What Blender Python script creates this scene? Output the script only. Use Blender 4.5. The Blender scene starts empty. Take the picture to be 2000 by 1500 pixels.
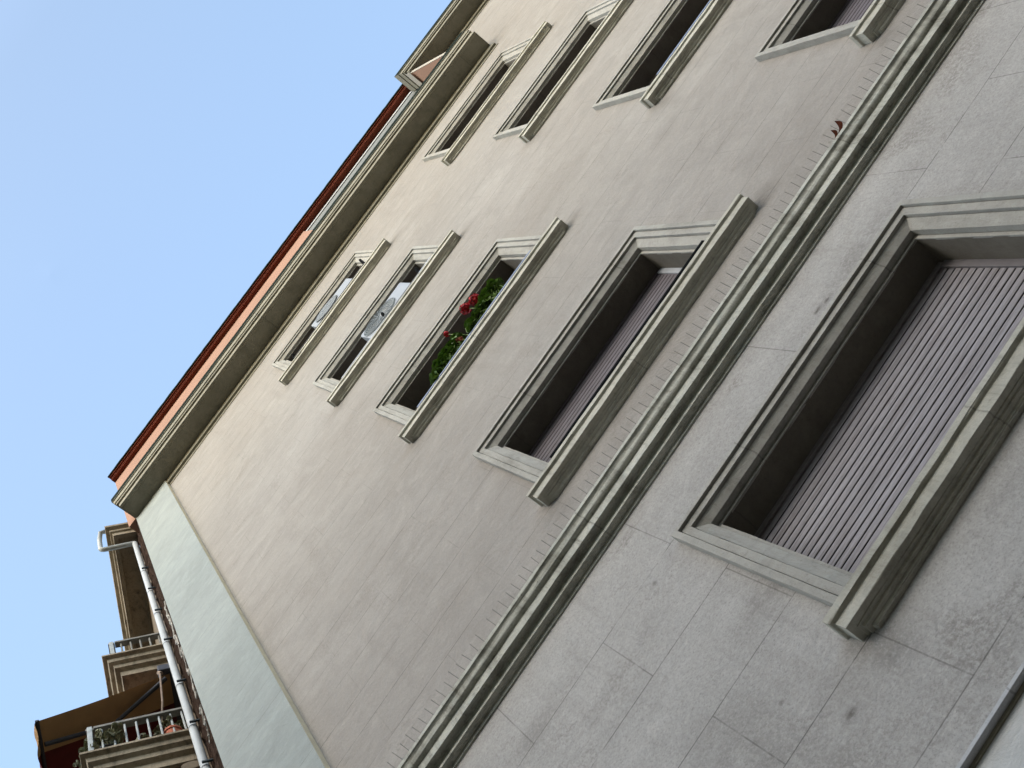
import bpy, bmesh, math, random
from mathutils import Vector, Matrix
random.seed(7)
sc = bpy.context.scene
COL = sc.collection
# ------------------------------------------------------------------ units
# everything is laid out in multiples of the camera's distance to the facade (D metres),
# X along the facade, Y into the facade (facade plane Y=1), Z above eye height
D, EYE = 2.85, 1.6
def W(x, y, z): return Vector((x*D, (y-1)*D, z*D+EYE))
CX, CY, Q = -0.705, 1.0, math.sqrt(.5)
def C(s, o, z): return W(CX-Q*s-Q*o, CY+Q*s-Q*o, z)       # chamfered corner: s along it, o outwards

# ------------------------------------------------------------------ materials
class NT:
    def __init__(s, m): s.t = m.node_tree; s.n = s.t.nodes; s.l = s.t.links
    def new(s, ty, **k):
        n = s.n.new(ty)
        for a, v in k.items():
            if a.startswith('i_'):
                key = a[2:]
                n.inputs[int(key) if key.isdigit() else key].default_value = v
            else: setattr(n, a, v)
        return n
    def link(s, a, b): s.l.new(a, b)
    def math(s, op, a, b=None, c=None, clamp=False):
        n = s.n.new('ShaderNodeMath'); n.operation = op; n.use_clamp = clamp
        for i, v in enumerate((a, b, c)):
            if v is None: continue
            if isinstance(v, (int, float)): n.inputs[i].default_value = v
            else: s.l.new(v, n.inputs[i])
        return n.outputs[0]
    def mix(s, f, a, b, mode='MIX'):
        n = s.n.new('ShaderNodeMix'); n.data_type = 'RGBA'; n.blend_type = mode
        for i, v in ((0, f), (6, a), (7, b)):
            if isinstance(v, (int, float)): n.inputs[i].default_value = v
            elif isinstance(v, tuple): n.inputs[i].default_value = (*v, 1)
            else: s.l.new(v, n.inputs[i])
        return n.outputs[2]
    def ramp(s, v, lo, hi):
        n = s.n.new('ShaderNodeMapRange'); n.clamp = True
        s.l.new(v, n.inputs[0]); n.inputs[1].default_value = lo; n.inputs[2].default_value = hi
        return n.outputs[0]
    def noise(s, co, scale, detail=4, rough=.55, stretch=None, dist=0, off=None):
        if stretch or off:
            mp = s.n.new('ShaderNodeMapping'); s.l.new(co, mp.inputs[0])
            if stretch: mp.inputs['Scale'].default_value = stretch
            if off: mp.inputs['Location'].default_value = off
            co = mp.outputs[0]
        n = s.n.new('ShaderNodeTexNoise'); s.l.new(co, n.inputs['Vector'])
        n.inputs['Scale'].default_value = scale; n.inputs['Detail'].default_value = detail
        n.inputs['Roughness'].default_value = rough; n.inputs['Distortion'].default_value = dist
        return n.outputs[0]

def base_mat(name, rough=.85, spec=.3):
    m = bpy.data.materials.new(name); m.use_nodes = True
    b = m.node_tree.nodes['Principled BSDF']
    b.inputs['Roughness'].default_value = rough
    b.inputs['Specular IOR Level'].default_value = spec
    return m, NT(m), b

def plain(name, col, rough=.6, var=.15, scale=20, bump=.15, bscale=60, spec=.3, metal=0, streak=0):
    m, t, b = base_mat(name, rough, spec)
    co = t.new('ShaderNodeTexCoord').outputs['Object']
    n = t.noise(co, scale, 5)
    dk = tuple(c*(1-var) for c in col); lt = tuple(min(1, c*(1+var)) for c in col)
    c = t.mix(t.ramp(n, .3, .7), dk, lt)
    if streak:
        s = t.noise(co, 9, 5, .6, (1, 1, .1))
        c = t.mix(t.math('MULTIPLY', t.ramp(s, .5, .75), streak), c, tuple(x*.45 for x in col))
    t.link(c, b.inputs['Base Color']); b.inputs['Metallic'].default_value = metal
    if bump:
        bn = t.new('ShaderNodeBump', i_Strength=bump, i_Distance=.01)
        t.link(t.noise(co, bscale, 4), bn.inputs['Height']); t.link(bn.outputs[0], b.inputs['Normal'])
    return m

def plaster(name, colA, colB, zline=None, pitch=1, blk=1, xline=0, stain=.5, grain=.5, linestr=.5, linefade=.5, dirt=(.17, .15, .125), edge=None, streak_s=1.0, vstr=.75, spots=(), relief=.35):
    """render with scored mock-ashlar joints, mottling, grime and grain (all in metres, object space)"""
    m, t, b = base_mat(name, .92, .2)
    co = t.new('ShaderNodeTexCoord').outputs['Object']
    sep = t.new('ShaderNodeSeparateXYZ'); t.link(co, sep.inputs[0])
    X, Y, Z = sep.outputs
    big = t.noise(co, .55, 5, .6)
    mid = t.noise(co, 2.2, 6, .62, None, .6)
    fine = t.noise(co, 11, 6, .7)
    grn = t.noise(co, 85, 4, .8)
    grn2 = t.noise(co, 45, 4, .8, (1, 1, .8))
    c = t.mix(t.ramp(big, .35, .66), colA, colB)
    c = t.mix(t.math('MULTIPLY', t.ramp(mid, .42, .72), .55), c, tuple(x*.80 for x in colA))
    c = t.mix(t.math('MULTIPLY', t.ramp(fine, .5, .75), .30), c, tuple(min(1, x*1.16) for x in colB))
    # trowel clouds, drawn out along the wall
    sm = t.noise(co, 2.6, 6, .7, (.75, 1, 1.15), 1.3, (3, 1, 5))
    c = t.mix(t.math('MULTIPLY', t.ramp(sm, .5, .72), .40), c, tuple(min(1, x*1.22) for x in colB))
    # rain streaks
    st = t.noise(co, 4, 5, .65, (1.6, 1, .12), .3)
    stm = t.math('MULTIPLY', t.ramp(st, .52, .78), t.ramp(big, .4, .6))
    c = t.mix(t.math('MULTIPLY', stm, stain*.5*streak_s), c, dirt)
    # blotches of grime with speckle
    bl = t.noise(co, 1.5, 6, .7, None, 1.2, (7, 2, 3))
    sp = t.math('MULTIPLY', t.ramp(bl, .54, .72), t.ramp(grn2, .38, .62))
    c = t.mix(t.math('MULTIPLY', sp, stain), c, dirt)
    for (sx, sz, rx, rz, k) in spots:          # soft dark spots at the sill ends and marked points
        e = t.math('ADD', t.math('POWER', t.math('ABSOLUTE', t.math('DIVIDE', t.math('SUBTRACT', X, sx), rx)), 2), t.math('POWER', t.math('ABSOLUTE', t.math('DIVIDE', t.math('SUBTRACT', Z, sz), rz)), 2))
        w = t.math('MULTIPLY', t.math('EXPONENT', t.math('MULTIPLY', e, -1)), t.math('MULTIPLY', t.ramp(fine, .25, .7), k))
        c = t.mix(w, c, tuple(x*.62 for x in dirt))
    # grains of sand
    c = t.mix(t.math('MULTIPLY', t.ramp(grn, .52, .72), grain*.5), c, tuple(x*.55 for x in colA))
    c = t.mix(t.math('MULTIPLY', t.ramp(t.math('SUBTRACT', 1, grn), .55, .75), grain*.3), c, tuple(min(1, x*1.3) for x in colB))
    c = t.mix(t.math('MULTIPLY', t.ramp(grn2, .50, .68), grain*.16), c, tuple(x*.60 for x in colA))
    c = t.mix(t.math('MULTIPLY', t.ramp(t.math('SUBTRACT', 1, grn2), .50, .68), grain*.14), c, tuple(min(1, x*1.35) for x in colB))
    # odd small marks
    mk = t.noise(co, 7, 3, .6, (1, 1, .6), 0, (11, 5, 2))
    c = t.mix(t.math('MULTIPLY', t.ramp(mk, .755, .80), .6), c, dirt)
    h = t.math('ADD', t.math('MULTIPLY', grn, .55), t.math('ADD', t.math('MULTIPLY', grn2, .7), t.math('MULTIPLY', fine, .9)))
    if zline is not None:
        wob = t.math('MULTIPLY', t.math('SUBTRACT', t.noise(co, 1.3, 3), .5), .012)
        zz = t.math('ADD', Z, wob)
        q = t.math('DIVIDE', t.math('SUBTRACT', zz, zline), pitch)
        row = t.math('FLOOR', q)
        fr = t.math('SUBTRACT', q, row)
        dist = t.math('MULTIPLY', t.math('MINIMUM', fr, t.math('SUBTRACT', 1, fr)), pitch)
        hl = t.math('LESS_THAN', dist, .0032)
        par = t.math('MULTIPLY', t.math('PINGPONG', row, 1), .5)
        hsh = t.math('FRACT', t.math('MULTIPLY', t.math('SINE', t.math('MULTIPLY', row, 12.9)), 437.5))
        qx = t.math('ADD', t.math('DIVIDE', t.math('SUBTRACT', X, xline), blk), par)
        fx = t.math('SUBTRACT', qx, t.math('FLOOR', qx))
        dx = t.math('MULTIPLY', t.math('MINIMUM', fx, t.math('SUBTRACT', 1, fx)), blk)
        vl = t.math('MULTIPLY', t.math('LESS_THAN', dx, .0030), vstr)
        fade = t.ramp(t.noise(co, 1.1, 4, .6, (1, 1, 2.5), 0, (2, 9, 4)), linefade-.12, linefade+.12)
        fade = t.math('MULTIPLY', fade, t.ramp(t.noise(co, 8, 3), .3, .5))
        ln = t.math('MULTIPLY', t.math('MAXIMUM', hl, vl), fade)
        c = t.mix(t.math('MULTIPLY', ln, linestr), c, (.06, .055, .05))
        h = t.math('SUBTRACT', h, t.math('MULTIPLY', ln, .8))
    t.link(c, b.inputs['Base Color'])
    bn = t.new('ShaderNodeBump', i_Strength=.55, i_Distance=.006)
    t.link(h, bn.inputs['Height'])
    b2 = t.new('ShaderNodeBump', i_Strength=relief, i_Distance=.035)
    t.link(t.math('ADD', t.noise(co, 4.5, 5, .6, (1, 1, 1.4), 1.0, (4, 4, 1)), t.math('MULTIPLY', fine, .35)), b2.inputs['Height']); t.link(b2.outputs[0], bn.inputs['Normal'])
    t.link(bn.outputs[0], b.inputs['Normal'])
    return m

def boards(name, a, b_, dk):
    m, t, b = base_mat(name, .6, .3)
    co = t.new('ShaderNodeTexCoord').outputs['Object']
    g = t.noise(co, 6, 6, .7, (.35, 1, 9)); f = t.noise(co, 30, 4, .7, (.25, 1, 6)); bl = t.noise(co, 1.5, 4, .6, (1, 1, 2))
    c = t.mix(t.ramp(g, .35, .65), a, b_)
    c = t.mix(t.math('MULTIPLY', t.ramp(f, .48, .68), .75), c, dk)
    c = t.mix(t.math('MULTIPLY', t.ramp(bl, .5, .7), .25), c, dk)
    t.link(c, b.inputs['Base Color'])
    bn = t.new('ShaderNodeBump', i_Strength=.3, i_Distance=.004); t.link(f, bn.inputs['Height']); t.link(bn.outputs[0], b.inputs['Normal'])
    return m

def stone(name, colA, colB, dirt=(.10, .09, .065), dirtamt=.5, jx=None, jw=.004, lichen=0, bump=.5):
    m, t, b = base_mat(name, .88, .25)
    co = t.new('ShaderNodeTexCoord').outputs['Object']
    big = t.noise(co, 1.6, 5, .6)
    mid = t.noise(co, 9, 6, .65, None, .5)
    run = t.noise(co, 5, 6, .7, (1.3, 1, .25), .4, (5, 0, 1))
    grn = t.noise(co, 120, 3, .7)
    pit = t.noise(co, 38, 5, .75)
    c = t.mix(t.ramp(big, .35, .65), colA, colB)
    c = t.mix(t.math('MULTIPLY', t.ramp(mid, .45, .75), .5), c, tuple(x*.72 for x in colA))
    c = t.mix(t.math('MULTIPLY', t.ramp(run, .5, .72), dirtamt), c, dirt)
    c = t.mix(t.math('MULTIPLY', t.ramp(pit, .57, .70), dirtamt*.8), c, dirt)
    scr = t.noise(co, 34, 4, .7, (1, 1, .14), .2, (2, 2, 7))
    c = t.mix(t.math('MULTIPLY', t.ramp(scr, .54, .72), dirtamt*.55), c, dirt)
    if lichen:
        lc = t.noise(co, 6, 6, .75, None, 1, (1, 8, 3))
        c = t.mix(t.math('MULTIPLY', t.ramp(lc, .55, .66), lichen), c, (.46, .50, .47))
    c = t.mix(t.math('MULTIPLY', t.ramp(grn, .5, .75), .35), c, tuple(x*.6 for x in colA))
    h = t.math('ADD', t.math('MULTIPLY', grn, .4), t.math('ADD', pit, t.math('MULTIPLY', mid, .8)))
    if jx:
        sep = t.new('ShaderNodeSeparateXYZ'); t.link(co, sep.inputs[0])
        q = t.math('DIVIDE', t.math('ADD', t.math('SUBTRACT', sep.outputs[0], jx[0]), t.math('MULTIPLY', t.math('SUBTRACT', t.noise(co, 14, 3), .5), .03)), jx[1])
        fx = t.math('FRACT', q)
        dx = t.math('MULTIPLY', t.math('MINIMUM', fx, t.math('SUBTRACT', 1, fx)), jx[1])
        ln = t.math('LESS_THAN', dx, jw)
        c = t.mix(t.math('MULTIPLY', ln, .35), c, (.08, .075, .065))
        h = t.math('SUBTRACT', h, t.math('MULTIPLY', ln, 1.2))
    t.link(c, b.inputs['Base Color'])
    bn = t.new('ShaderNodeBump', i_Strength=bump, i_Distance=.006)
    t.link(h, bn.inputs['Height']); t.link(bn.outputs[0], b.inputs['Normal'])
    return m

M = {}
def zw(k): return k*D+EYE
SILLS = [(.557, 1.4965, .2005, .947), (.5485, 2.6066, .1875, .9393), (.5484, 3.688, .187, .932), (.5484, 4.752, .192, .928), (.551, 5.79, .186, .923), (1.702, 2.6066, 1.352, 2.09), (1.702, 3.692, 1.343, 2.09), (1.701, 4.766, 1.34, 2.09)]
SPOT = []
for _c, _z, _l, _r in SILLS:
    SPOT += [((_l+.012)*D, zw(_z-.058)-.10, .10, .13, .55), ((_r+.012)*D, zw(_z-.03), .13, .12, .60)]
MARK = [(.35, 5.58, .030, .025, 1.3), (.266, 5.95, .012, .014, 1.3), (.44, 7.30, .012, .016, 1.5), (2.02, 7.48, .030, .016, 1.5), (1.955, 7.50, .028, .015, 1.5), (.08, 6.05, .22, .30, .55), (.62, 6.45, .25, .10, .55), (-.40, 7.45, .16, .10, .6), (2.30, 7.50, .5, .10, .45)]
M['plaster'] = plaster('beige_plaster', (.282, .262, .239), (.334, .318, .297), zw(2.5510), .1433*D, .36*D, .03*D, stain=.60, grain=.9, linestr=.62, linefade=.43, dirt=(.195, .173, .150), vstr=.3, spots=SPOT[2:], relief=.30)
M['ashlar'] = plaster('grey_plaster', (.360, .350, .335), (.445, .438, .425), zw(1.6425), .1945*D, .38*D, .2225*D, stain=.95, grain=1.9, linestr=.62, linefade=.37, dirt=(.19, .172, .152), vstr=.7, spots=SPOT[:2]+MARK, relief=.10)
M['pier'] = plaster('pale_pier_paint', (.262, .290, .284), (.320, .352, .346), zw(3.106), .1425*D, 3, .5, stain=.40, grain=.3, linestr=.45, linefade=.48, dirt=(.21, .225, .21))
M['pierside'] = plain('pier_return_paint', (.60, .52, .37), .9, .12, 6, .1, 90)
M['white'] = plaster('white_wall_paint', (0.544, 0.560, 0.560), (0.592, 0.604, 0.600), None, stain=.15, grain=.15, dirt=(.5, .48, .42))
M['stone'] = stone('window_stone', (.345, .338, .308), (.41, .402, .37), dirtamt=.38, jx=(.12, 1.05), lichen=.3)
M['sill'] = stone('sill_stone', (.43, .42, .36), (.51, .50, .435), dirtamt=.42, jx=(.2, 1.3), lichen=.25)
M['string'] = stone('moulding_stone', (.43, .435, .38), (.54, .545, .49), dirtamt=.72, jx=(.55, 2.4), lichen=.5)
M['cornice'] = stone('cornice_cement', (0.238, 0.227, 0.180), (0.288, 0.274, 0.220), dirtamt=.38, jx=(1.2, 4.6), jw=.006)
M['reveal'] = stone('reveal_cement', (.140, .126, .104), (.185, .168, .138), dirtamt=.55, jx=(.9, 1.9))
M['slab'] = stone('marble_course', (0.465, 0.480, 0.495), (0.525, 0.540, 0.555), dirt=(.3, .3, .3), dirtamt=.25, jx=(.63, 1.6))
M['shutter'] = boards('weathered_shutter', (.215, .20, .212), (.335, .325, .352), (.10, .078, .073))
M['shutterdk'] = boards('dark_violet_shutter', (.100, .088, .100), (.150, .135, .155), (.055, .038, .035))
M['gap'] = plain('shutter_groove', (.018, .015, .016), .9, .1, 9, 0)
M['guide'] = plain('grey_guide', (.17, .16, .17), .5, .1, 12, .05)
M['whiteguide'] = plain('white_guide', (.42, .45, .50), .45, .08, 12, .05)
M['orange'] = plain('orange_render', (.355, .215, .160), .9, .08, 1.5, 0, 90, .1)
M['redwood'] = plain('dark_red_soffit', (.16, .044, .026), .9, .10, 2, 0, 20, .05)
M['gutter'] = plain('dark_green_gutter', (.014, .020, .015), .95, .3, 10, .1, 60, .03)
M['tile'] = plain('roof_tile', (.33, .13, .075), .85, .25, 8, .3, 30)
M['rail'] = plain('blue_grey_rail', (.17, .21, .32), .4, .15, 10, .05, 60, .5)
M['black'] = plain('black_plastic', (.008, .009, .010), .95, .2, 10, .05, 60, .03)
M['acwhite'] = plain('aircon_white', (.30, .325, .355), .4, .04, 6, 0)
M['grille'] = plain('aircon_grille', (.27, .295, .31), .45, .06, 20, 0)
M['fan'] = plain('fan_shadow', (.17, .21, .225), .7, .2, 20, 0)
M['pot'] = plain('terracotta', (.33, .10, .055), .85, .2, 15, .2)
M['darkpot'] = plain('black_trough', (.018, .022, .026), .6, .2, 15, .1)
M['petal'] = plain('red_petals', (.42, .006, .014), .6, .35, 30, 0)
M['dryleaf'] = plain('rust_leaf', (.050, .013, .006), .9, .35, 18, .2, 60, .05)
M['palemark'] = plain('pale_dropping', (.42, .40, .37), .9, .15, 20, 0)
M['spike'] = plain('spike_wire', (.17, .165, .16), .5, .1, 20, 0, 50, .3)
M['pipe'] = plain('white_pipe', (.40, .43, .445), .5, .12, 5, .05, 40, .3, 0, .35)
M['clamp'] = plain('black_clamp', (.03, .04, .045), .5, .2, 20, 0)
M['rough'] = None
M['neigh'] = stone('sooty_balcony_stone', (.27, .225, .165), (.36, .305, .23), dirt=(.05, .037, .027), dirtamt=.8)
M['neighwall'] = stone('sooty_wall', (0.140, 0.108, 0.073), (0.182, 0.143, 0.101), dirt=(.07, .055, .04), dirtamt=.6)
M['iron'] = plain('weathered_rail', (.19, .185, .17), .7, .3, 14, .2, 50, .15)
M['paleiron'] = plain('pale_rail', (.36, .39, .40), .6, .2, 14, .1, 50, .2, 0, .2)
M['tan'] = plain('tan_canvas', (.36, .215, .10), .9, .12, 6, .2, 160)
M['maroon'] = plain('maroon_canvas', (.10, .014, .012), .9, .15, 6, .2, 160)
M['dkmetal'] = plain('dark_metal', (.035, .033, .04), .5, .2, 14, .1)
M['rust'] = plain('rusty_rod', (.22, .16, .12), .6, .3, 25, .1)
M['asphalt'] = plain('asphalt', (.055, .043, .031), .95, .25, 2, .4, 60)
M['paving'] = plain('pavement_slabs', (.125, .092, .058), .9, .15, 2, .3, 40)
M['opp'] = plaster('opposite_render', (.27, .205, .14), (.32, .25, .175), None, stain=.3, grain=.3)
M['glass'] = plain('dark_window_glass', (.03, .035, .04), .15, .1, 2, 0, 10, .5)
M['cream'] = plain('cream_paint', (.40, .375, .33), .9, .1, 8, .1)
M['terrace'] = plain('grey_terrace_panel', (.17, .18, .17), .5, .1, 4, .05)
M['succ'] = None

def rough_wall():
    m, t, b = base_mat('rough_brown_stone', 1.0, 0.0)
    co = t.new('ShaderNodeTexCoord').outputs['Object']
    a = t.noise(co, 7, 6, .7, (1, 1, 3.2), .8); g = t.noise(co, 30, 5, .75)
    c = t.mix(t.ramp(a, .35, .68), (.030, .019, .015), (.095, .066, .054))
    c = t.mix(t.math('MULTIPLY', t.ramp(g, .5, .7), .55), c, (.07, .05, .042))
    t.link(c, b.inputs['Base Color'])
    bn = t.new('ShaderNodeBump', i_Strength=1, i_Distance=.05)
    t.link(t.math('ADD', a, t.math('MULTIPLY', g, .3)), bn.inputs['Height']); t.link(bn.outputs[0], b.inputs['Normal'])
    return m
M['rough'] = rough_wall()

def leafmat(name, c1, c2, c3):
    m, t, b = base_mat(name, .5, .4)
    co = t.new('ShaderNodeTexCoord').outputs['Object']
    n = t.noise(co, 22, 3); n2 = t.noise(co, 60, 3)
    c = t.mix(t.ramp(n, .35, .65), c1, c2); c = t.mix(t.math('MULTIPLY', t.ramp(n2, .55, .75), .6), c, c3)
    t.link(c, b.inputs['Base Color'])
    b.inputs['Subsurface Weight'].default_value = 0
    return m
M['leaf'] = leafmat('geranium_leaf', (.065, .135, .018), (.16, .26, .040), (.26, .33, .11))
M['succ'] = leafmat('succulent_leaf', (.13, .13, .07), (.24, .25, .15), (.24, .09, .06))

# ------------------------------------------------------------------ mesh helpers
class MB:
    def __init__(s): s.v = []; s.f = []; s.m = []
    def add(s, vs, fs, mi=0):
        o = len(s.v); s.v += [Vector(v) for v in vs]
        s.f += [tuple(i+o for i in f) for f in fs]; s.m += [mi]*len(fs)
    def quad(s, a, b, c, d, mi=0): s.add([a, b, c, d], [(0, 1, 2, 3)], mi)
    def grid(s, rows, mi=0, close=False):
        """rows: list of equally long vertex rings"""
        n = len(rows[0]); vs = [p for r in rows for p in r]; fs = []
        for i in range(len(rows)-1):
            for j in range(n if close else n-1):
                k = (j+1) % n
                fs.append((i*n+j, i*n+k, (i+1)*n+k, (i+1)*n+j))
        s.add(vs, fs, mi)
    def hexa(s, p, mi=0):
        """p: 8 corners, bottom ring then top ring"""
        s.add(p, [(3, 2, 1, 0), (4, 5, 6, 7), (0, 1, 5, 4), (1, 2, 6, 5), (2, 3, 7, 6), (3, 0, 4, 7)], mi)
    def box(s, x0, x1, y0, y1, z0, z1, mi=0, fn=W):
        s.hexa([fn(x0, y0, z0), fn(x1, y0, z0), fn(x1, y1, z0), fn(x0, y1, z0), fn(x0, y0, z1), fn(x1, y0, z1), fn(x1, y1, z1), fn(x0, y1, z1)], mi)
    def tube(s, pts, r, n=8, mi=0, cap=True):
        pts = [Vector(p) for p in pts]; rows = []
        rs = r if isinstance(r, (list, tuple)) else [r]*len(pts)
        u = None
        for i, p in enumerate(pts):
            a = pts[max(i-1, 0)]; b = pts[min(i+1, len(pts)-1)]
            d = (b-a).normalized()
            if u is None: u = d.cross(Vector((0.31, 0.17, 1)) if abs(d.z) < .9 else Vector((1, .2, 0)))
            u = (u-d*u.dot(d)).normalized(); w = d.cross(u)
            rows.append([p+(u*math.cos(2*math.pi*k/n)+w*math.sin(2*math.pi*k/n))*rs[i] for k in range(n)])
        s.grid(rows, mi, True)
        if cap:
            s.add(rows[0], [tuple(range(n))[::-1]], mi); s.add(rows[-1], [tuple(range(n))], mi)
    def build(s, name, mats, parent=None, origin=None, smooth=False, bevel=0, recalc=True):
        me = bpy.data.meshes.new(name)
        o = origin or Vector((0, 0, 0))
        me.from_pydata([tuple(v-o) for v in s.v], [], s.f)
        mats = mats if isinstance(mats, (list, tuple)) else [mats]
        for m in mats: me.materials.append(m)
        for p, mi in zip(me.polygons, s.m): p.material_index = mi; p.use_smooth = smooth
        if recalc:
            bm = bmesh.new(); bm.from_mesh(me)
            bmesh.ops.remove_doubles(bm, verts=bm.verts, dist=1e-5)
            bmesh.ops.recalc_face_normals(bm, faces=bm.faces)
            bm.to_mesh(me); bm.free()
        ob = bpy.data.objects.new(name, me); COL.objects.link(ob)
        if parent is not None: ob.parent = parent
        if bevel:
            md = ob.modifiers.new('bevel', 'BEVEL'); md.width = bevel; md.segments = 2; md.limit_method = 'ANGLE'; md.angle_limit = math.radians(40)
        return ob

def thing(name, label, cat, loc=(0, 0, 0), group=None):
    o = bpy.data.objects.new(name, None); COL.objects.link(o); o.location = loc
    o.empty_display_size = .2
    tag(o, label, cat, group); return o
def tag(o, label, cat, group=None):
    o['label'] = label; o['category'] = cat
    if group: o['group'] = group
def struct(o, kind='structure'): o['kind'] = kind

def jit(a=.0005): return random.uniform(-a, a)
def sweep_x(mb, prof, x0, x1, step=.06, j=.0005, caps=True, mi=0):
    """extrude a (Y,Z) profile along X with slightly uneven arrises"""
    n = max(1, int((x1-x0)/step)); rows = []
    for i in range(n+1):
        x = x0+(x1-x0)*i/n
        rows.append([W(x, y+jit(j), z+jit(j)) for y, z in prof])
    mb.grid(rows, mi)
    if caps:
        mb.add(rows[0], [tuple(range(len(prof)))], mi); mb.add(rows[-1], [tuple(range(len(prof)))[::-1]], mi)
def sweep_ret(mb, prof, xl, xr, pmax, step=.06, j=.0005, fn=W, y0=1.0, mi=0):
    """profile of (projection, Z) run between xl and xr with mitred returns to the wall at both ends"""
    n = max(2, int((xr-xl)/step)); rows = []
    back = []
    for p, z in prof:
        a, b = xl+(pmax-p), xr-(pmax-p)
        ring = [fn(a, y0, z)]
        for i in range(n+1): ring.append(fn(a+(b-a)*i/n, y0-p+jit(j), z+jit(j)))
        ring.append(fn(b, y0, z)); rows.append(ring)
    mb.grid(rows, mi)

# ------------------------------------------------------------------ the street (setting)
g = MB(); g.quad(Vector((-400, -400, -.15)), Vector((400, -400, -.15)), Vector((400, 400, -.15)), Vector((-400, 400, -.15)))
gr = g.build('ground', M['asphalt']); struct(gr)
g = MB(); g.box(-40/D, 40/D, 1-4.2/D, 1.3, (-.15-EYE)/D, (0-EYE)/D)
pv = g.build('pavement', M['paving'], bevel=.02); struct(pv)

# ------------------------------------------------------------------ the apartment building
B = thing('apartment_building', 'beige plastered apartment building with stone framed windows, deep cornice and orange attic', 'building')
XR = 4.2
# windows: (bay centre, half width, lip height, sill top front height, sill left, sill right)
WIN = [
 dict(c=.557, h=.2745, zl=1.925, zs=1.4965, sl=.2005, sr=.947, kind='brown'),
 dict(c=.5485, h=.2723, zl=3.001, zs=2.6066, sl=.1875, sr=.9393, kind='violet'),
 dict(c=.5484, h=.2680, zl=4.056, zs=3.688, sl=.187, sr=.932, kind='plain'),
 dict(c=.5484, h=.2625, zl=5.094, zs=4.752, sl=.192, sr=.928, kind='plain'),
 dict(c=.5510, h=.2585, zl=6.137, zs=5.790, sl=.186, sr=.923, kind='plain'),
 dict(c=1.702, h=.262, zl=1.925, zs=1.4965, sl=1.345, sr=2.09, kind='brown'),
 dict(c=1.702, h=.262, zl=3.005, zs=2.6066, sl=1.352, sr=2.09, kind='violet'),
 dict(c=1.702, h=.261, zl=4.068, zs=3.692, sl=1.343, sr=2.09, kind='plain'),
 dict(c=1.701, h=.2585, zl=5.108, zs=4.766, sl=1.340, sr=2.09, kind='plain'),
 dict(c=1.701, h=.2590, zl=6.180, zs=5.782, sl=1.331, sr=2.09, kind='plain'),
]
for zl, zs in ((3.005, 2.6066), (4.068, 3.692), (5.108, 4.766), (6.180, 5.782)):
    WIN.append(dict(c=2.85, h=.259, zl=zl, zs=zs, sl=2.485, sr=3.235, kind='plain'))
HOLE = .022
SET = 1.0157                    # the stone frames sit a little back in the wall
for w in WIN:
    w['c0'], w['h0'] = w['c'], w['h']
    for k in ('c', 'h', 'zl'): w[k] *= SET
def wall_with_holes(mb, x0, x1, z0, z1, wins, y=1.0, mi=0, sub=.35):
    hs = [(w['c']-w['h']-HOLE, w['c']+w['h']+HOLE, w['zs']-.03, w['zl']+HOLE) for w in wins]
    xs = sorted({x0, x1, *[v for h in hs for v in h[:2] if x0 < v < x1]})
    zs = sorted({z0, z1, *[v for h in hs for v in h[2:] if z0 < v < z1]})
    for i in range(len(xs)-1):
        for k in range(len(zs)-1):
            cx, cz = (xs[i]+xs[i+1])/2, (zs[k]+zs[k+1])/2
            if any(h[0] < cx < h[1] and h[2] < cz < h[3] for h in hs): continue
            mb.quad(W(xs[i], y, zs[k]), W(xs[i+1], y, zs[k]), W(xs[i+1], y, zs[k+1]), W(xs[i], y, zs[k+1]), mi)
XP0, XP1, YP = -.697, -.4748, .9806
ZST = 2.2215
mb = MB()
wall_with_holes(mb, XP1, XR, 2.25, 6.95, WIN)
mb.quad(W(2.15, 1, 6.95), W(XR, 1, 6.95), W(XR, 1, 8.1), W(2.15, 1, 8.1))
# the body behind the facade (flank, back and flat roof), so that it is a solid block
YB = 5.2
mb.quad(W(XR, 1, 2.25), W(XR, YB, 2.25), W(XR, YB, 8.1), W(XR, 1, 8.1))
mb.quad(W(-.70, YB, -EYE/D), W(XR, YB, -EYE/D), W(XR, YB, 8.1), W(-.70, YB, 8.1))
mb.quad(W(2.15, 1, 8.1), W(XR, 1, 8.1), W(XR, YB, 8.1), W(2.15, YB, 8.1))
mb.build('plaster_wall', M['plaster'], B)
mb = MB()
wall_with_holes(mb, XP1, XR, 1.1900, 2.25, WIN)
mb.build('ashlar_wall', M['ashlar'], B)
mb = MB()
mb.quad(W(XP1, 1.0, -EYE/D), W(XR, 1.0, -EYE/D), W(XR, 1.0, 1.19), W(XP1, 1.0, 1.19))
mb.build('painted_wall', M['white'], B)
# pier
mb = MB()
n = 24
rows = [[W(XP0, 1.0, z), W(XP0, YP, z), W((XP0+XP1)/2, YP, z), W(XP1, YP, z)] for z in [-.5+i*(6.83+.5)/n for i in range(n+1)]]
mb.grid(rows)
rows = [[W(XP1, YP, z), W(XP1+.0004, 1.0, z)] for z in (-.5, 6.83)]
mb.grid(rows, 1)
mb.build('corner_pier', [M['pier'], M['pierside']], B)

# string course between the storeys
prof = [(1.0, 2.2215), (.9966, 2.2218), (.9966, 2.2325), (.9826, 2.2330), (.9822, 2.2385), (.9838, 2.2400), (.9838, 2.2545), (.9800, 2.2575), (.9740, 2.2562), (.9690, 2.2540),
        (.9672, 2.2522), (.9670, 2.2798), (.9652, 2.2806), (.9615, 2.2815), (.9588, 2.2840), (.9574, 2.2875), (.9570, 2.2910), (.9566, 2.2945), (.9555, 2.2980), (.9535, 2.3005), (.9503, 2.3025),
        (.9500, 2.3135), (.9520, 2.3165), (1.0, 2.332)]
mb = MB(); sweep_x(mb, prof, XP1, XR, .05, .00055)
mb.build('string_course', M['string'], B)
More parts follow.
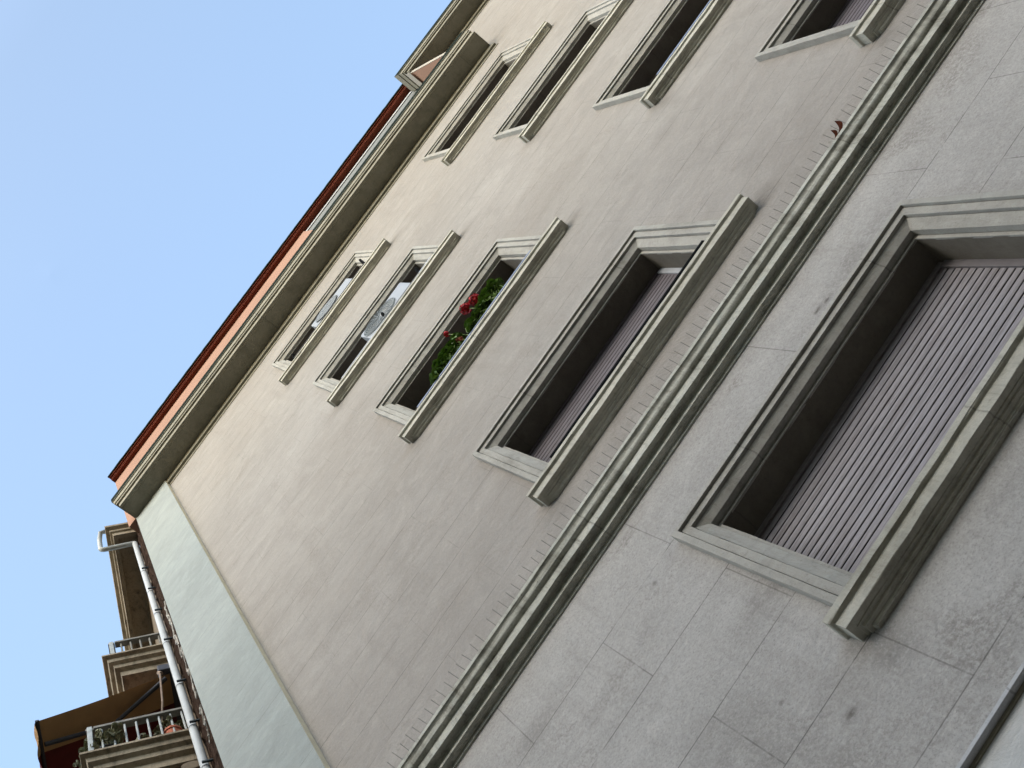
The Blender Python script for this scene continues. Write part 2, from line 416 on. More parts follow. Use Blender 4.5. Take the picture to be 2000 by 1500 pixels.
# thin marble course above the painted wall
mb = MB(); sweep_x(mb, [(1.0, 1.1808), (.9885, 1.1808), (.9885, 1.1868), (1.0, 1.1925)], XP1, XR, .2, .0002)
sweep_x(mb, [(1.0, 1.1755), (.9975, 1.1755), (.9975, 1.1808), (1.0, 1.1808)], XP1, XR, .2, .0001, mi=1)  # dark strip standing in for the shadow below the course
mb.build('marble_course', [M['slab'], M['cornice']], B)

# main cornices
def cornice(z, x0, x1, name):
    p = [(0, -.110), (.003, -.110), (.003, -.0765), (.0141, -.0765), (.0141, 0), (.1020, .0), (.1046, -.004), (.117, -.004), (.117, .060), (.1262, .0600),
         (.1266, .062), (.1268, .0870), (.1318, .0866), (.1322, .090), (.1328, .150), (.1378, .1490), (.1380, .153), (.1382, .236), (.1380, .240), (0, .262)]
    mb = MB()
    prof = [(a, z+b) for a, b in p]
    n = 24
    rows = []
    for a, zz in prof:
        e0 = x0-max(0, a-.117); e1 = x1+max(0, a-.117)
        ring = [W(e0, 1.0, zz)]
        for i in range(n+1):
            x = e0+(e1-e0)*i/n
            ring.append(W(x, 1-a+jit(.0004), zz+jit(.0004)))
        ring.append(W(e1, 1.0, zz)); rows.append(ring)
    nb = len(rows)-3
    mb.grid(rows[:nb], 0); mb.grid([r[1:-1] for r in rows[nb-1:]], 1)
    for q in (0, -2): mb.grid([r[q:q+2] if q == 0 else r[-2:] for r in rows[nb-1:]], 0)
    return mb, mb.build(name, [M['cornice'], M['gutter']], B)
cornice(6.79, XP0+.004, 2.178, 'cornice')
cornice(8.06, 2.150, XR, 'cornice')

# attic storey: orange wall, recessed pale terrace front, red boarded eave with dark gutter
mb = MB()
mb.box(-.760, 1.075, .993, 1.06, 6.90, 8.42)
mb.quad(W(-.760, 1.0, 6.9), W(-.760, YB, 6.9), W(-.760, YB, 8.42), W(-.760, 1.0, 8.42))
mb.build('attic_wall', M['orange'], B)
mb = MB(); mb.box(2.140, 2.160, .899, 1.3, 7.05, 8.05, 0); mb.box(2.139, 2.161, .8970, .899, 7.05, 8.05, 1)
mb.box(2.1270, 2.1290, .885, .992, 8.00, 8.085, 1)
mb.build('party_wall', [M['orange'], M['cream']], B)
mb = MB()
mb.box(1.077, 2.145, 1.006, 1.03, 7.0, 8.34, 0)
mb.box(1.077, 2.145, 1.001, 1.007, 8.352, 8.40, 1)
mb.build('terrace_front', [M['terrace'], M['slab']], B)
mb = MB()
xa, xb = -.762, 2.21
mb.box(xa, xb, .969, 1.05, 8.42, 8.434, 0)       # inner boards
mb.box(xa, xb, .965, 1.05, 8.4345, 8.452, 0)
mb.box(xa, xb, .9545, 1.05, 8.4525, 8.466, 0)     # outer board
mb.build('eave', M['redwood'], B)
mb = MB()
sweep_x(mb, [(.956, 8.467), (.9475, 8.467), (.9450, 8.472), (.9440, 8.485), (.9450, 8.492), (.956, 8.493)], xa-.002, xb, .03, .0010)
mb.build('gutter', M['gutter'], B)
mb = MB()
n = 60
rows = []
for i in range(n*4+1):
    x = xa+(xb-xa)*i/(n*4); hh = .012*abs(math.sin(math.pi*i/4))
    rows.append([W(x, .9465, 8.4945+hh), W(x, 1.6, 8.72+hh), W(x, YB, 8.50+hh)])
mb.grid(rows)
mb.build('tiled_roof', M['tile'], B)

# windows
FRAME = [(.0, 1.058), (.0, 1.0), (.0065, 1.0), (.0068, 1.0025), (.0082, 1.0025), (.0085, .9885), (.0262, .9792), (.0264, .9815), (.0280, .9815), (.0283, .9736), (.0420, .9722), (.0422, .9748), (.0438, .9748), (.0441, .9670), (.0548, .9670), (.0556, .9680), (.0556, .9850)]
FRAME = [(u*SET, y*SET) for u, y in FRAME]
SILL = [(0, -.0580), (.0065, -.0580), (.0067, -.0560), (.0083, -.0555), (.0085, -.0506), (.0148, -.0500), (.0150, -.0456), (.0198, -.0452), (.0200, -.0430), (.0295, -.0428), (.0300, -.0422), (.0300, -.0175), (.0312, -.0158), (.0338, -.0148), (.0352, -.0140), (.0356, -.0132), (.0356, -.0008), (.0350, 0), (0, .0060)]
def frame_sweep(mb, w, prof, seg=14, j=.0004):
    c, h, zl, zs = w['c'], w['h'], w['zl'], w['zs']-.004
    rows = []
    for u, y in prof:
        L = []
        for i in range(seg): L.append((c-h-u, zs+(zl+u-zs)*i/seg))
        for i in range(seg): L.append((c-h-u+2*(h+u)*i/seg, zl+u))
        for i in range(seg+1): L.append((c+h+u, zl+u-(zl+u-zs)*i/seg))
        rows.append([W(x+jit(j), y+jit(j*.6), z+jit(j)) for x, z in L])
    mb.grid(rows)
def make_window(w):
    c, h, zl, zs = w['c'], w['h'], w['zl'], w['zs']
    k = w['kind']
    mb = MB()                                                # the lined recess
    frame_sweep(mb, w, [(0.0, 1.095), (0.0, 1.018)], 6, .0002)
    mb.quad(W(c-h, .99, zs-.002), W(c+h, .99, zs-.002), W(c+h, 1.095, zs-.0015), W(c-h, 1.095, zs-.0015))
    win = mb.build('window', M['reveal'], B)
    mb = MB(); frame_sweep(mb, w, [(0.0, 1.020)]+FRAME[1:])
    mb.build('frame', M['stone'], win)
    mb = MB()
    sweep_ret(mb, [(p, zs+z) for p, z in SILL], w['sl'], w['sr'], .0356, .035, .00065)
    mb.build('sill', M['sill'], win)
    # roller shutter: slats with dark grooves
    mb = MB(); pit = .01808*SET
    z = zl-.0168; yb = 1.058*SET
    g = .0031
    mb.box(c-h+.003, c+h-.003, yb+.0035, yb+.008, zs-.001, zl-.001, 1)
    mb.box(c-h+.003, c+h-.003, yb-.002, yb+.0035, z+g/2, zl-.001, 0)
    while z > zs:
        a, b2 = max(z-pit+g/2, zs), z-g/2
        rows = []
        for x in (c-h+.012, c+h-.012):
            rows.append([W(x, yb+.0003, a), W(x, yb-.0003, a+.0008), W(x, yb-.0006, (a+b2)/2), W(x, yb-.0003, b2-.0008), W(x, yb+.0003, b2)])
        mb.grid(rows, 0)
        mb.quad(W(c-h+.012, yb+.0004, a), W(c+h-.012, yb+.0004, a), W(c+h-.012, yb+.0034, a), W(c-h+.012, yb+.0034, a), 1)
        z -= pit
    mb.build('roller_shutter', [M['shutter'] if k == 'brown' else M['shutterdk'], M['gap']], win, smooth=False)
    gm = M['guide'] if k == 'brown' else M['whiteguide'] if k == 'violet' else M['guide']
    for sx in (-1, 1):
        mb = MB(); x = c+sx*(h-.0075)
        mb.box(x-.0070, x+.0070, yb-.0045, yb+.006, zs-.001, zl-.0175)
        mb.build('guide_rail', gm, win)
    return win
WOBJ = [make_window(w) for w in WIN]
def planter_rail(i, mat):
    w = WIN[i]; mb = MB()
    z = w['zs']+.010
    mb.box(w['c0']-w['h0']+.002, w['c0']+w['h0']+.001, .9655, .9680, z, z+.0095)
    for sx in (-1, 1):
        x = w['c0']+sx*(w['h0']-.03); mb.box(x-.004, x+.004, .968, .985, w['zs']-.002, z+.004)
    mb.build('guard_bar', mat, WOBJ[i])
planter_rail(2, M['rail']); planter_rail(7, M['rail']); planter_rail(3, M['whiteguide']); planter_rail(1, M['black'])

# ------------------------------------------------------------------ anti-bird spikes on the string course
def spike_strip(x0, x1, label):
    loc = W((x0+x1)/2, .968, 2.3262)
    r = thing('bird_spike_strip', label, 'bird spikes', loc, 'bird spike strips along the string course')
    mb = MB(); mb.box(x0, x1, .9665, .9705, 2.3258, 2.3285); mb.build('base', M['spike'], r, loc)
    x = x0+.008; d = Vector((0, -.78, .62))
    while x < x1-.004:
        mb = MB(); p = W(x, .9680, 2.3275); q = p+(d+Vector((random.uniform(-.10, .04), random.uniform(-.05, .05), random.uniform(-.05, .05))))*.0335*D*random.uniform(.93, 1.05)
        mb.tube([p, q], .0013, 5); mb.build('spike', M['spike'], r, loc)
        x += .0192+random.uniform(-.0012, .0012)
spike_strip(-.4700, -.0620, 'short run of thin wire bird spikes at the lower left end of the string course')
spike_strip(-.0560, 1.3480, 'long run of wire bird spikes under the window with the violet brown shutter')
spike_strip(1.3540, 2.30, 'run of wire bird spikes at the upper right end of the string course')

# dry leaf caught on the string course
loc = W(1.050, .952, 2.330)
def leaf_blade(mb, base, tip, bend, w, n=8):
    rows = []
    base, tip = Vector(base), Vector(tip); d = tip-base; side = d.cross(Vector((0, -1, .2))).normalized()
    for i in range(n+1):
        t = i/n; p = base+d*t+Vector(bend)*math.sin(math.pi*t*.9)
        ww = w*(1-t)**.8*(1-.3*math.sin(t*6))+.0008
        rows.append([p-side*ww, p+Vector((0, -.006, .002))*(1-t), p+side*ww])
    mb.grid(rows)
dl = thing('dry_leaf', 'curled rust brown dry leaf caught on the ledge of the string course', 'leaf', loc)
mb = MB()
leaf_blade(mb, W(1.0545, .957, 2.325), W(1.0780, .945, 2.3560), (.016, 0, -.030), .026)
leaf_blade(mb, W(1.0440, .957, 2.325), W(1.0570, .947, 2.3480), (.012, 0, -.016), .019)
mb.build('leaf_blade', M['dryleaf'], dl, loc, smooth=True)
mb = MB(); leaf_blade(mb, W(1.0340, .955, 2.323), W(1.0315, .949, 2.3330), (.0, 0, 0), .020)
mb.build('leaf_base', M['palemark'], dl, loc, smooth=True)

# ------------------------------------------------------------------ air conditioners on two sills
def aircon(x0, x1, z0, zt, yf, label, slats):
    loc = W((x0+x1)/2, 1.0, z0)
    r = thing('air_conditioner', label, 'air conditioner', loc, 'air conditioner units standing in upper windows')
    yb = 1.048
    mb = MB(); mb.box(x0, x1, yf, yb, z0+.012, zt); mb.build('casing', M['acwhite'], r, loc, bevel=.012)
    R = (zt-z0-.012)*.47; cx = x0+(x1-x0)*.36; cz = (z0+.012+zt)/2
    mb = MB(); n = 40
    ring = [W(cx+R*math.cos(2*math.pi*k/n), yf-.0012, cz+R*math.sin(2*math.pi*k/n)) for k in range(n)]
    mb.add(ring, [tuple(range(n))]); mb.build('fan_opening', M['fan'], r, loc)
    mb = MB()
    if slats:
        m = 15
        for q in range(m):
            zz = cz-R+2*R*(q+.5)/m; hw = math.sqrt(max(R*R-(zz-cz)**2, 0))
            mb.box(cx-hw, cx+hw, yf-.0055, yf-.0020, zz-R/m*.60, zz+R/m*.60)
        for xx in (-.66, -.33, 0, .33, .66):
            hw = R*math.sqrt(1-xx*xx); mb.box(cx+xx*R-.0006, cx+xx*R+.0006, yf-.0062, yf-.0056, cz-hw, cz+hw)
    else:
        for q in range(1, 11):
            rr = R*q/10; mm = 36
            mb.tube([W(cx+rr*math.cos(2*math.pi*k/mm), yf-.004, cz+rr*math.sin(2*math.pi*k/mm)) for k in range(mm+1)], .0038, 5, cap=False)
        for q in range(24):
            a = 2*math.pi*q/24; mb.tube([W(cx+.1*R*math.cos(a), yf-.0045, cz+.1*R*math.sin(a)), W(cx+R*math.cos(a), yf-.0045, cz+R*math.sin(a))], .0032, 5)
    mb.build('fan_grille', M['grille'], r, loc)
    for xx in (x0+.035, x1-.035):
        mb = MB(); mb.box(xx-.012, xx+.012, yf+.006, yb-.006, z0, z0+.0118); mb.build('foot', M['dkmetal'], r, loc)
aircon(.460, .715, 5.792, 5.955, .9665, 'white air conditioner with slatted grey fan cover, in the window nearest the cornice', True)
aircon(.458, .700, 4.754, 4.945, .9665, 'white air conditioner with round wire fan guard, in the window above the red geraniums', False)

# clothes drying racks folded at the same windows
def drying_rack(i, label, x0, x1, armlen, group='clothes drying racks at the upper windows'):
    w = WIN[i]; z = w['zs']+.012; loc = W((x0+x1)/2, .975, z)
    r = thing('clothes_rack', label, 'clothes rack', loc, group)
    for x, L in ((x0, armlen[0]), (x1, armlen[1])):
        mb = MB(); mb.tube([W(x, .974, z-.010), W(x, .972, z+.012), W(x+.012, .957, z+.012+L)], [.018, .021, .016], 8)
        mb.build('arm', M['black'], r, loc)
    mb = MB(); mb.tube([W(x0, .966, z+.004), W(x1, .966, z+.004)], .006, 6); mb.build('rod', M['dkmetal'], r, loc)
drying_rack(4, 'folded clothes rack with black arms across the window nearest the cornice', .300, .792, (.028, .075))
drying_rack(3, 'folded clothes rack with short black arms in front of the round guard air conditioner', .545, .742, (.045, .035))

# ------------------------------------------------------------------ geraniums
def leaf_disc(mb, p, nrm, r, n=7):
    nrm = Vector(nrm).normalized(); u = nrm.cross(Vector((.3, .8, .5))).normalized(); v = nrm.cross(u)
    a0 = random.uniform(0, 6.3)
    ring = []
    for k in range(n*2):
        a = a0+math.pi*k/n; rr = r*(1.0 if k % 2 == 0 else .84)*random.uniform(.9, 1.06)
        ring.append(p+(u*math.cos(a)+v*math.sin(a))*rr+nrm*(r*.28))
    mb.add([p]+ring, [(0, k+1, (k+1) % (n*2)+1) for k in range(n*2)])
def geranium(x0, x1, blobs, label, flowers, dry=None):
    z0 = WIN[2]['zs']+.001; loc = W((x0+x1)/2, .985, z0)
    r = thing('geranium_planter', label, 'planter', loc, 'flowering planters on the sill')
    mb = MB(); mb.hexa([W(x0+.006, .977, z0), W(x1-.006, .977, z0), W(x1-.006, 1.03, z0), W(x0+.006, 1.03, z0), W(x0, .9725, z0+.050), W(x1, .9725, z0+.050), W(x1, 1.036, z0+.050), W(x0, 1.036, z0+.050)])
    mb.build('trough', M['darkpot'], r, loc, bevel=.006)
    mb = MB()
    for (x, y, z, sx, sy, sz, n) in blobs:
        for _ in range(n):
            d = Vector((random.gauss(0, 1), random.gauss(0, 1), random.gauss(0, 1))).normalized()*random.uniform(.35, 1.0)
            p = W(x+d.x*sx, y+d.y*sy, z+d.z*sz)
            nr = Vector((d.x*.7+random.uniform(-.5, .5), d.y*.7-.25+random.uniform(-.5, .5), d.z*.5+.55+random.uniform(-.4, .4)))
            leaf_disc(mb, p, nr, random.uniform(.024, .046))
        for _ in range(6):
            mb.tube([W(x+jit(.02), y, z0+.04), W(x+jit(sx), y+jit(sy), z+jit(sz))], .0025, 4)
    mb.build('foliage', M['leaf'], r, loc, recalc=False)
    for (x, y, z, rad, n) in flowers:
        mb = MB(); c = W(x, y, z)
        for _ in range(n):
            d = Vector((random.gauss(0, 1), random.gauss(0, 1), random.gauss(0, 1))).normalized()
            leaf_disc(mb, c+d*rad*random.uniform(.5, 1), d, random.uniform(.010, .017), 4)
        fl = mb.build('flower_head', M['petal'], r, loc, recalc=False)
        mb = MB(); mb.tube([c, W(x+.012, y+.012, z-.05), W(x+.02, y+.02, z0+.05)], .0028, 5); mb.build('stalk', M['leaf'], r, loc)
    if dry:
        mb = MB()
        for _ in range(9): leaf_disc(mb, W(dry[0]+jit(.008), dry[1]+jit(.004), dry[2]+jit(.006)), (jit(1), -1, jit(1)), .018, 4)
        mb.build('withered_leaf', M['pot'], r, loc, recalc=False)
geranium(.372, .532, [(.500, .972, 3.800, .030, .018, .050, 46), (.460, .972, 3.790, .030, .018, .050, 52), (.420, .972, 3.770, .028, .018, .042, 46), (.392, .970, 3.745, .020, .016, .032, 30), (.374, .967, 3.725, .009, .008, .020, 9), (.470, .972, 3.75, .04, .015, .04, 26)],
         'dark trough of leafy geraniums with one small red bloom, lower of the two', [(.512, .955, 3.872, .024, 30)], (.506, .962, 3.745))
geranium(.545, .728, [(.690, .972, 3.800, .030, .018, .062, 55), (.655, .972, 3.790, .032, .018, .052, 55), (.622, .972, 3.775, .028, .016, .036, 38), (.595, .970, 3.765, .022, .014, .030, 24), (.565, .968, 3.752, .017, .014, .032, 22), (.548, .965, 3.735, .011, .010, .022, 10)],
         'dark trough of leafy geraniums with two big crimson blooms, upper of the two', [(.640, .962, 3.868, .050, 80), (.606, .958, 3.884, .050, 80)])

# ------------------------------------------------------------------ the corner building next door
N = thing('corner_building', 'brown stone building on the chamfered corner with sooty balconies and heavy cornice', 'building')
mb = MB(); n = 230
rows = []
for i in range(n+1):
    z = -.56+i*(7.42+.56)/n
    k = 1 if z > 2.8 else 0
    rows.append([C(ss, jit(.0055)*k+.003*math.sin(z*70+ss*40)*k, z+jit(.006)*k) for ss in (-.02, .015, .035, .055, .075, .095, .115, .14, .17, .20)])
mb.grid(rows); mb.build('rough_stone_edge', M['rough'], N)
mb = MB()
mb.quad(C(.20, 0, -.56), C(3.5, 0, -.56), C(3.5, 0, 7.4), C(.20, 0, 7.4))
mb.quad(C(3.5, 0, -.56), C(3.5, -3, -.56), C(3.5, -3, 7.4), C(3.5, 0, 7.4))
mb.quad(C(0, -.02, 7.4), C(3.5, -.02, 7.4), C(3.5, -3, 7.4), C(.05, -3, 7.4))
mb.build('wall', M['neighwall'], N)
def CF(x, y, z): return C(x, 1-y, z)
def slab(prof, s0, s1, z, om, name, mat, par):
    mb = MB(); sweep_ret(mb, [(p, z+b) for p, b in prof], s0, s1, om, .1, .0008, CF)
    return mb.build(name, mat, par)
slab([(0, -.030), (.010, -.030), (.012, -.012), (.095, -.010), (.097, -.030), (.118, -.030), (.120, .020), (.130, .024), (.132, .055), (.150, .062), (.152, .09), (0, .11)], .095, 3.0, 7.30, .152, 'cornice', M['neigh'], N)
def balcony(z, om, s0, s1, rail_o, rail_h, nb, rails):
    pr = [(0, -.115), (om-.075, -.115), (om-.070, -.118), (om-.058, -.118), (om-.055, -.075), (om-.038, -.070), (om-.034, -.045), (om-.020, -.040), (om-.016, -.015), (om-.001, -.012), (om, 0), (0, .004)]
    b = slab(pr, s0, s1, z, om, 'balcony', M['neigh'], N)
    sr = s0+.022; zt = z+rail_h
    mb = MB(); mb.box(sr-.006, s1-.02, 1-rail_o-.012, 1-rail_o+.012, zt-.018, zt, 0, CF); mb.box(sr-.010, sr+.012, 1-rail_o+.013, 1.0, zt-.018, zt, 0, CF)
    mb.build('handrail', M['iron'], b)
    mb = MB(); mb.box(sr-.008, sr+.008, 1-rail_o-.008, 1-rail_o+.008, z, zt+.012, 0, CF); mb.build('post', M['paleiron'], b, bevel=.004)
    for k in range(1, nb):
        o = rail_o-rail_o*k/nb
        mb = MB(); mb.tube([C(sr, o, z), C(sr, o, zt-.02)], .0105, 6); mb.build('baluster', M['iron'] if rails else M['paleiron'], b)
    for k in range(1, 15):
        mb = MB(); mb.tube([C(sr+k*.05, rail_o, z), C(sr+k*.05, rail_o, zt-.02)], .0105, 6); mb.build('baluster', M['iron'], b)
    return b
balcony(5.300, .252, .200, 1.25, .212, .215, 6, True)
balcony(4.262, .352, .200, 1.25, .318, .262, 9, False)
# pale mortar smeared along the rough stone
mb = MB()
for a, b, ph in ((5.25, 4.55, 0), (4.56, 4.02, 2), (5.22, 4.62, 4), (3.98, 3.72, 1)):
    pts = []
    m = 40
    for i in range(m+1):
        z = a+(b-a)*i/m
        s = .050+.020*math.sin(i*.35+ph)+random.uniform(-.008, .008)-(.02 if ph == 2 else 0)
        pts.append(C(s, .0035, z))
    mb.tube(pts, [random.uniform(.004, .013) for _ in pts], 5)
mb.build('mortar_smear', M['palemark'], N)

# drainpipe
loc = C(.14, .022, -.56)
P = thing('drainpipe', 'white drainpipe with black clamps beside the pale pier, bent out to the cornice above', 'drainpipe', loc)
mb = MB(); r_ = .0135*D
mb.tube([C(.172, .022, -.56), C(.172, .022, 7.175)], r_, 14)
mb.build('pipe', M['pipe'], P, loc, smooth=True)
mb = MB(); mb.tube([C(.172, .020, 7.178), C(.172, .026, 7.188), C(.172, .040, 7.190), C(.171, .172, 7.170), C(.170, .184, 7.176), C(.168, .188, 7.192), C(.164, .186, 7.40), C(.132, .175, 7.43), C(.130, .150, 7.43)], r_*.92, 14)
mb.build('elbow', M['pipe'], P, loc, smooth=True)
for z in (3.50, 3.80, 4.16, 4.60, 5.15, 5.62, 6.02, 6.45):
    mb = MB(); nn = 20
    rows = [[C(.172, .022, z+dz)+(C(1, 0, 0)-C(0, 0, 0)).normalized()*math.cos(2*math.pi*k/nn)*r_*1.07+(C(0, 1, 0)-C(0, 0, 0)).normalized()*math.sin(2*math.pi*k/nn)*r_*1.07 for k in range(nn)] for dz in (-.0028, .0028)]
    mb.grid(rows, 0, True)
    mb.box(.146, .152, 1-.030, 1.002, z-.004, z+.004, 0, CF)
    mb.build('clamp', M['clamp'], P, loc)

# striped awning under the upper balcony
loc = C(.5, 0, 4.90)
A = thing('awning', 'open tan and maroon striped awning under the upper balcony', 'awning', loc)
sA, sB, zW, zF, oF = .200, 1.15, 4.895, 4.665, .474
def can(s, t): return C(s, .02+(oF-.02)*t, zW+(zF-zW)*t-.018*math.sin(math.pi*t))
mb = MB(); stripes = [(sA, .305, 0), (.305, .60, 1), (.60, .78, 0), (.78, 1.0, 1), (1.0, sB, 0)]
for a, b, mi in stripes:
    mb.grid([[can(s, t/10) for t in range(11)] for s in (a, b)], mi)
    mb.grid([[can(s, t/10)+Vector((0, 0, .006)) for t in range(11)] for s in (a, b)], mi)
mb.build('canvas', [M['tan'], M['maroon']], A, loc, recalc=False)
mb = MB(); m = 90
for a, b, mi in stripes:
    k = max(8, int((b-a)*90)); rows = []
    for i in range(k+1):
        s = a+(b-a)*i/k; sc_ = .034+.016*abs(math.sin(math.pi*(s-sA)/.175))
        rows.append([C(s, oF+.003, zF+.004), C(s, oF+.010+.004*math.sin(s*60), zF-sc_*.5), C(s, oF+.008+.006*math.sin(s*47), zF-sc_)])
    mb.grid(rows, mi)
mb.build('valance', [M['tan'], M['maroon']], A, loc, recalc=False)
mb = MB(); mb.tube([C(sA-.004, oF, zF-.002), C(sB, oF, zF-.002)], .020, 8); mb.build('front_bar', M['dkmetal'], A, loc)
mb = MB(); mb.box(sA-.02, sB, 1-.075, 1-.012, zW-.012, zW+.05, 0, CF); mb.build('cassette', M['dkmetal'], A, loc, bevel=.01)
for s0 in (.205, .95):
    mb = MB(); mb.tube([C(s0, .055, 4.850), C(s0+.075, .235, 4.735), C(s0+.080, .240, 4.728), C(s0+.070, .462, 4.650)], [.024, .020, .020, .022], 8); mb.build('folding_arm', M['dkmetal'], A, loc)
mb = MB(); mb.tube([C(.190, .070, 4.87), C(.200, .085, 4.58), C(.235, .100, 4.48)], .010, 6); mb.tube([C(.19, .066, 4.87), C(.19, .074, 4.885)], .022, 8); mb.build('crank_rod', M['rust'], A, loc)
# folded awning under the lower balcony
loc = C(.5, 0, 3.95)
A2 = thing('folded_awning', 'closed awning with dark brown case under the lower balcony', 'awning', loc)
mb = MB(); mb.tube([C(.215, .050, 3.985), C(1.1, .050, 3.985)], .085, 14); mb.build('case', M['neighwall'], A2, loc, smooth=False)
for o in (.055, .105):
    mb = MB(); mb.tube([C(.26, o, 3.97), C(.265, o+.005, 3.72), C(.27, o+.01, 3.6)], .030, 8); mb.build('folding_arm', M['dkmetal'], A2, loc)

# potted plants on the lower balcony
def potted(s, o, pr, ph, blobs, label, mat, potm, trail=0):
    z0 = 4.266; loc = C(s, o, z0)
    r = thing('potted_plant', label, 'potted plant', loc, 'potted plants on the lower balcony')
    mb = MB(); nn = 14; rows = []
    for q, (rr, zz) in enumerate(((.70, 0), (.9, .55), (.98, .86), (1.1, .86), (1.1, 1.0), (.95, 1.0), (.9, .9))):
        rows.append([loc+Vector((math.cos(2*math.pi*k/nn)*pr*D*rr, math.sin(2*math.pi*k/nn)*pr*D*rr, zz*ph*D)) for k in range(nn)])
    mb.grid(rows, 0, True); mb.add(rows[-1], [tuple(range(nn))]); mb.build('pot', potm, r, loc)
    mb = MB()
    for (ds, do, dz, rad, n) in blobs:
        c = C(s+ds, o+do, z0+ph+dz)
        for _ in range(n):
            d = Vector((random.gauss(0, 1), random.gauss(0, 1), random.gauss(0, 1))).normalized()*random.uniform(.3, 1)
            p = c+d*rad*D
            mb.tube([loc+Vector((0, 0, ph*D)), (loc+Vector((0, 0, ph*D))+p)/2+Vector((0, 0, -.02)), p], .0035, 3, cap=False)
            for _q in range(5):
                e = Vector((random.gauss(0, 1), random.gauss(0, 1), random.gauss(0, 1)+.5)).normalized()
                leaf_disc(mb, p+e*.018, e, random.uniform(.017, .032), 3)
    mb.build('foliage', mat, r, loc, recalc=False)
potted(.255, .275, .030, .095, [(-.012, .05, .05, .035, 16), (-.03, .0, .06, .035, 18), (-.035, -.04, .055, .035, 18), (-.02, .045, -.03, .030, 10), (-.04, -.02, .02, .03, 12), (.0, .07, -.03, .025, 10)], 'dry olive succulent trailing over the balcony corner', M['succ'], M['darkpot'])
potted(.280, .165, .034, .075, [(-.01, .0, .09, .028, 20), (0, .01, .05, .02, 8)], 'terracotta pot with a small bushy succulent, at the middle of the balusters', M['succ'], M['pot'])
potted(.250, .075, .032, .110, [(-.01, .01, .06, .030, 18), (.0, -.03, .06, .028, 16), (.01, .04, .05, .025, 12)], 'tall terracotta pot of pale succulents nearest the drainpipe', M['succ'], M['pot'])

# ------------------------------------------------------------------ unseen row across the street, added and stepped in height to shade the facade
OPP = True
if OPP:
    oy = -17.0
    O = thing('added_facing_building', 'unseen row of beige flats with dark windows, added across the street to shade the facade', 'building', (0, oy, 0))
    O2 = Vector((0, oy, 0))
    for hz, xl, xr in ((18.0, -45, 3.0), (13.0, 3.0, 45)):
        mb = MB(); mb.hexa([Vector((xl, oy-9, -.15)), Vector((xr, oy-9, -.15)), Vector((xr, oy, -.15)), Vector((xl, oy, -.15)), Vector((xl, oy-9, hz)), Vector((xr, oy-9, hz)), Vector((xr, oy, hz)), Vector((xl, oy, hz))])
        mb.build('wall', M['opp'], O, O2)
        mb = MB(); mb.hexa([Vector((xl, oy, hz-.6)), Vector((xr, oy, hz-.6)), Vector((xr, oy+.5, hz-.2)), Vector((xl, oy+.5, hz-.2)), Vector((xl, oy, hz)), Vector((xr, oy, hz)), Vector((xr, oy+.55, hz)), Vector((xl, oy+.55, hz))])
        mb.build('cornice', M['cornice'], O, O2)
    for fl in range(5):
        for q in range(-5, 1):
            x, z = q*3.2+.4, 2.0+fl*3.4
            mb = MB(); mb.hexa([Vector((x-.6, oy+.002, z)), Vector((x+.6, oy+.002, z)), Vector((x+.6, oy+.06, z)), Vector((x-.6, oy+.06, z)), Vector((x-.6, oy+.002, z+1.9)), Vector((x+.6, oy+.002, z+1.9)), Vector((x+.6, oy+.06, z+1.9)), Vector((x-.6, oy+.06, z+1.9))])
            mb.build('window', M['glass'], O, O2)

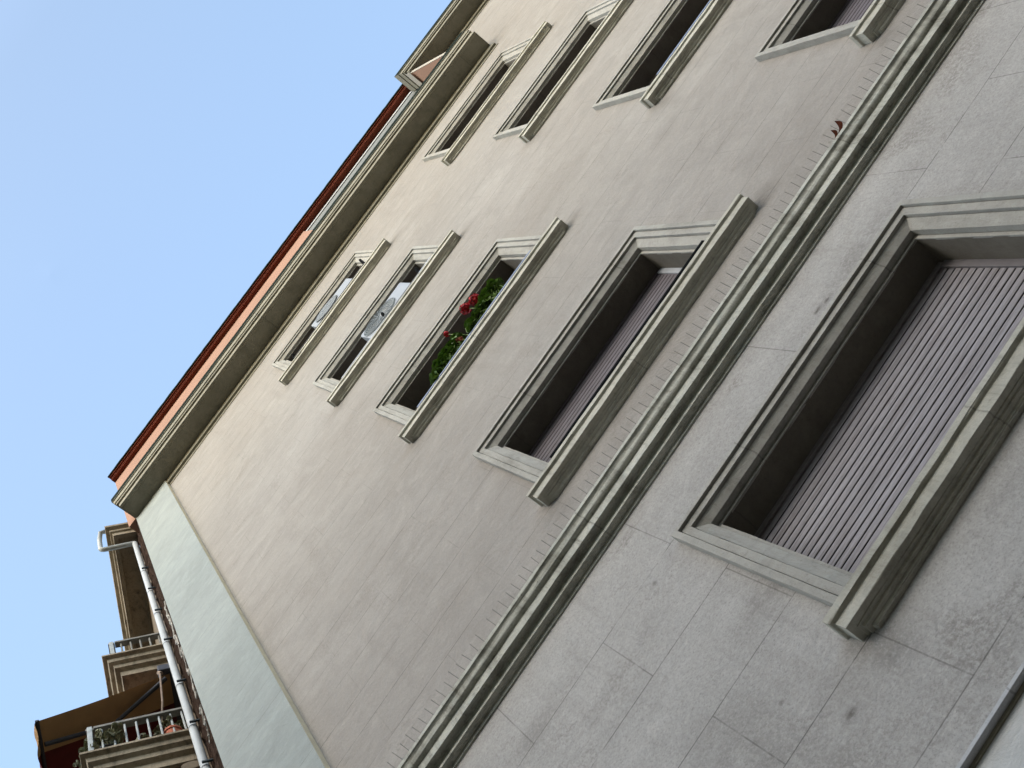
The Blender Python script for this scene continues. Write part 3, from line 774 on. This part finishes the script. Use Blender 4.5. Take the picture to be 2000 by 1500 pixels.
# ------------------------------------------------------------------ light
SUN_EL, SUN_AZ = 34, 192        # degrees; azimuth measured from +Y (behind the building) towards +X
wd = bpy.data.worlds.new('World'); sc.world = wd; wd.use_nodes = True
nt = wd.node_tree; bg = nt.nodes['Background']
sk = nt.nodes.new('ShaderNodeTexSky'); sk.sky_type = 'NISHITA'; sk.sun_disc = False
sk.sun_elevation = math.radians(SUN_EL); sk.sun_rotation = math.radians(SUN_AZ)
sk.air_density = 1.0; sk.dust_density = 1.5; sk.ozone_density = 1.0; sk.altitude = 50
tn = nt.nodes.new('ShaderNodeMix'); tn.data_type = 'RGBA'; tn.blend_type = 'MULTIPLY'; tn.inputs[0].default_value = 1
tn.inputs[7].default_value = (1.18, 1.145, 1.0, 1)
# thin haze brightens the sky towards the far side of the block
tc = nt.nodes.new('ShaderNodeTexCoord'); sx = nt.nodes.new('ShaderNodeSeparateXYZ'); nt.links.new(tc.outputs['Generated'], sx.inputs[0])
hz_ = nt.nodes.new('ShaderNodeMapRange'); hz_.inputs[1].default_value = -.10; hz_.inputs[2].default_value = .20; hz_.inputs[3].default_value = .88; hz_.inputs[4].default_value = 1.26
nt.links.new(sx.outputs[1], hz_.inputs[0])
hm = nt.nodes.new('ShaderNodeVectorMath'); hm.operation = 'SCALE'; nt.links.new(sk.outputs[0], hm.inputs[0]); nt.links.new(hz_.outputs[0], hm.inputs[3])
nt.links.new(hm.outputs[0], tn.inputs[6]); nt.links.new(tn.outputs[2], bg.inputs[0]); bg.inputs[1].default_value = .13
sl = bpy.data.lights.new('sun', 'SUN'); sl.energy = 0.52; sl.angle = math.radians(50); sl.color = (1, .965, .91)
so = bpy.data.objects.new('sun', sl); COL.objects.link(so)
el, az = math.radians(SUN_EL), math.radians(SUN_AZ)
dirv = Vector((math.sin(az)*math.cos(el), math.cos(az)*math.cos(el), math.sin(el)))
so.rotation_euler = dirv.to_track_quat('Z', 'Y').to_euler(); so.location = dirv*60

# ------------------------------------------------------------------ camera
R = ((0.57591878, 0.75612959, -0.31078223), (-0.80776517, 0.58484527, -0.0739692), (0.12582922, 0.29363931, 0.94759852))
cd = bpy.data.cameras.new('camera'); cam = bpy.data.objects.new('camera', cd); COL.objects.link(cam)
mw = Matrix((( R[0][0], -R[1][0], -R[2][0], 0), (R[0][1], -R[1][1], -R[2][1], -D), (R[0][2], -R[1][2], -R[2][2], EYE), (0, 0, 0, 1)))
cam.matrix_world = mw
cd.sensor_width = 36; cd.lens = 36*2750/2000; cd.clip_start = .05; cd.clip_end = 3000
sc.camera = cam
sc.view_settings.view_transform = 'Standard'; sc.view_settings.look = 'None'
sc.view_settings.exposure = 1.74; sc.view_settings.gamma = 1
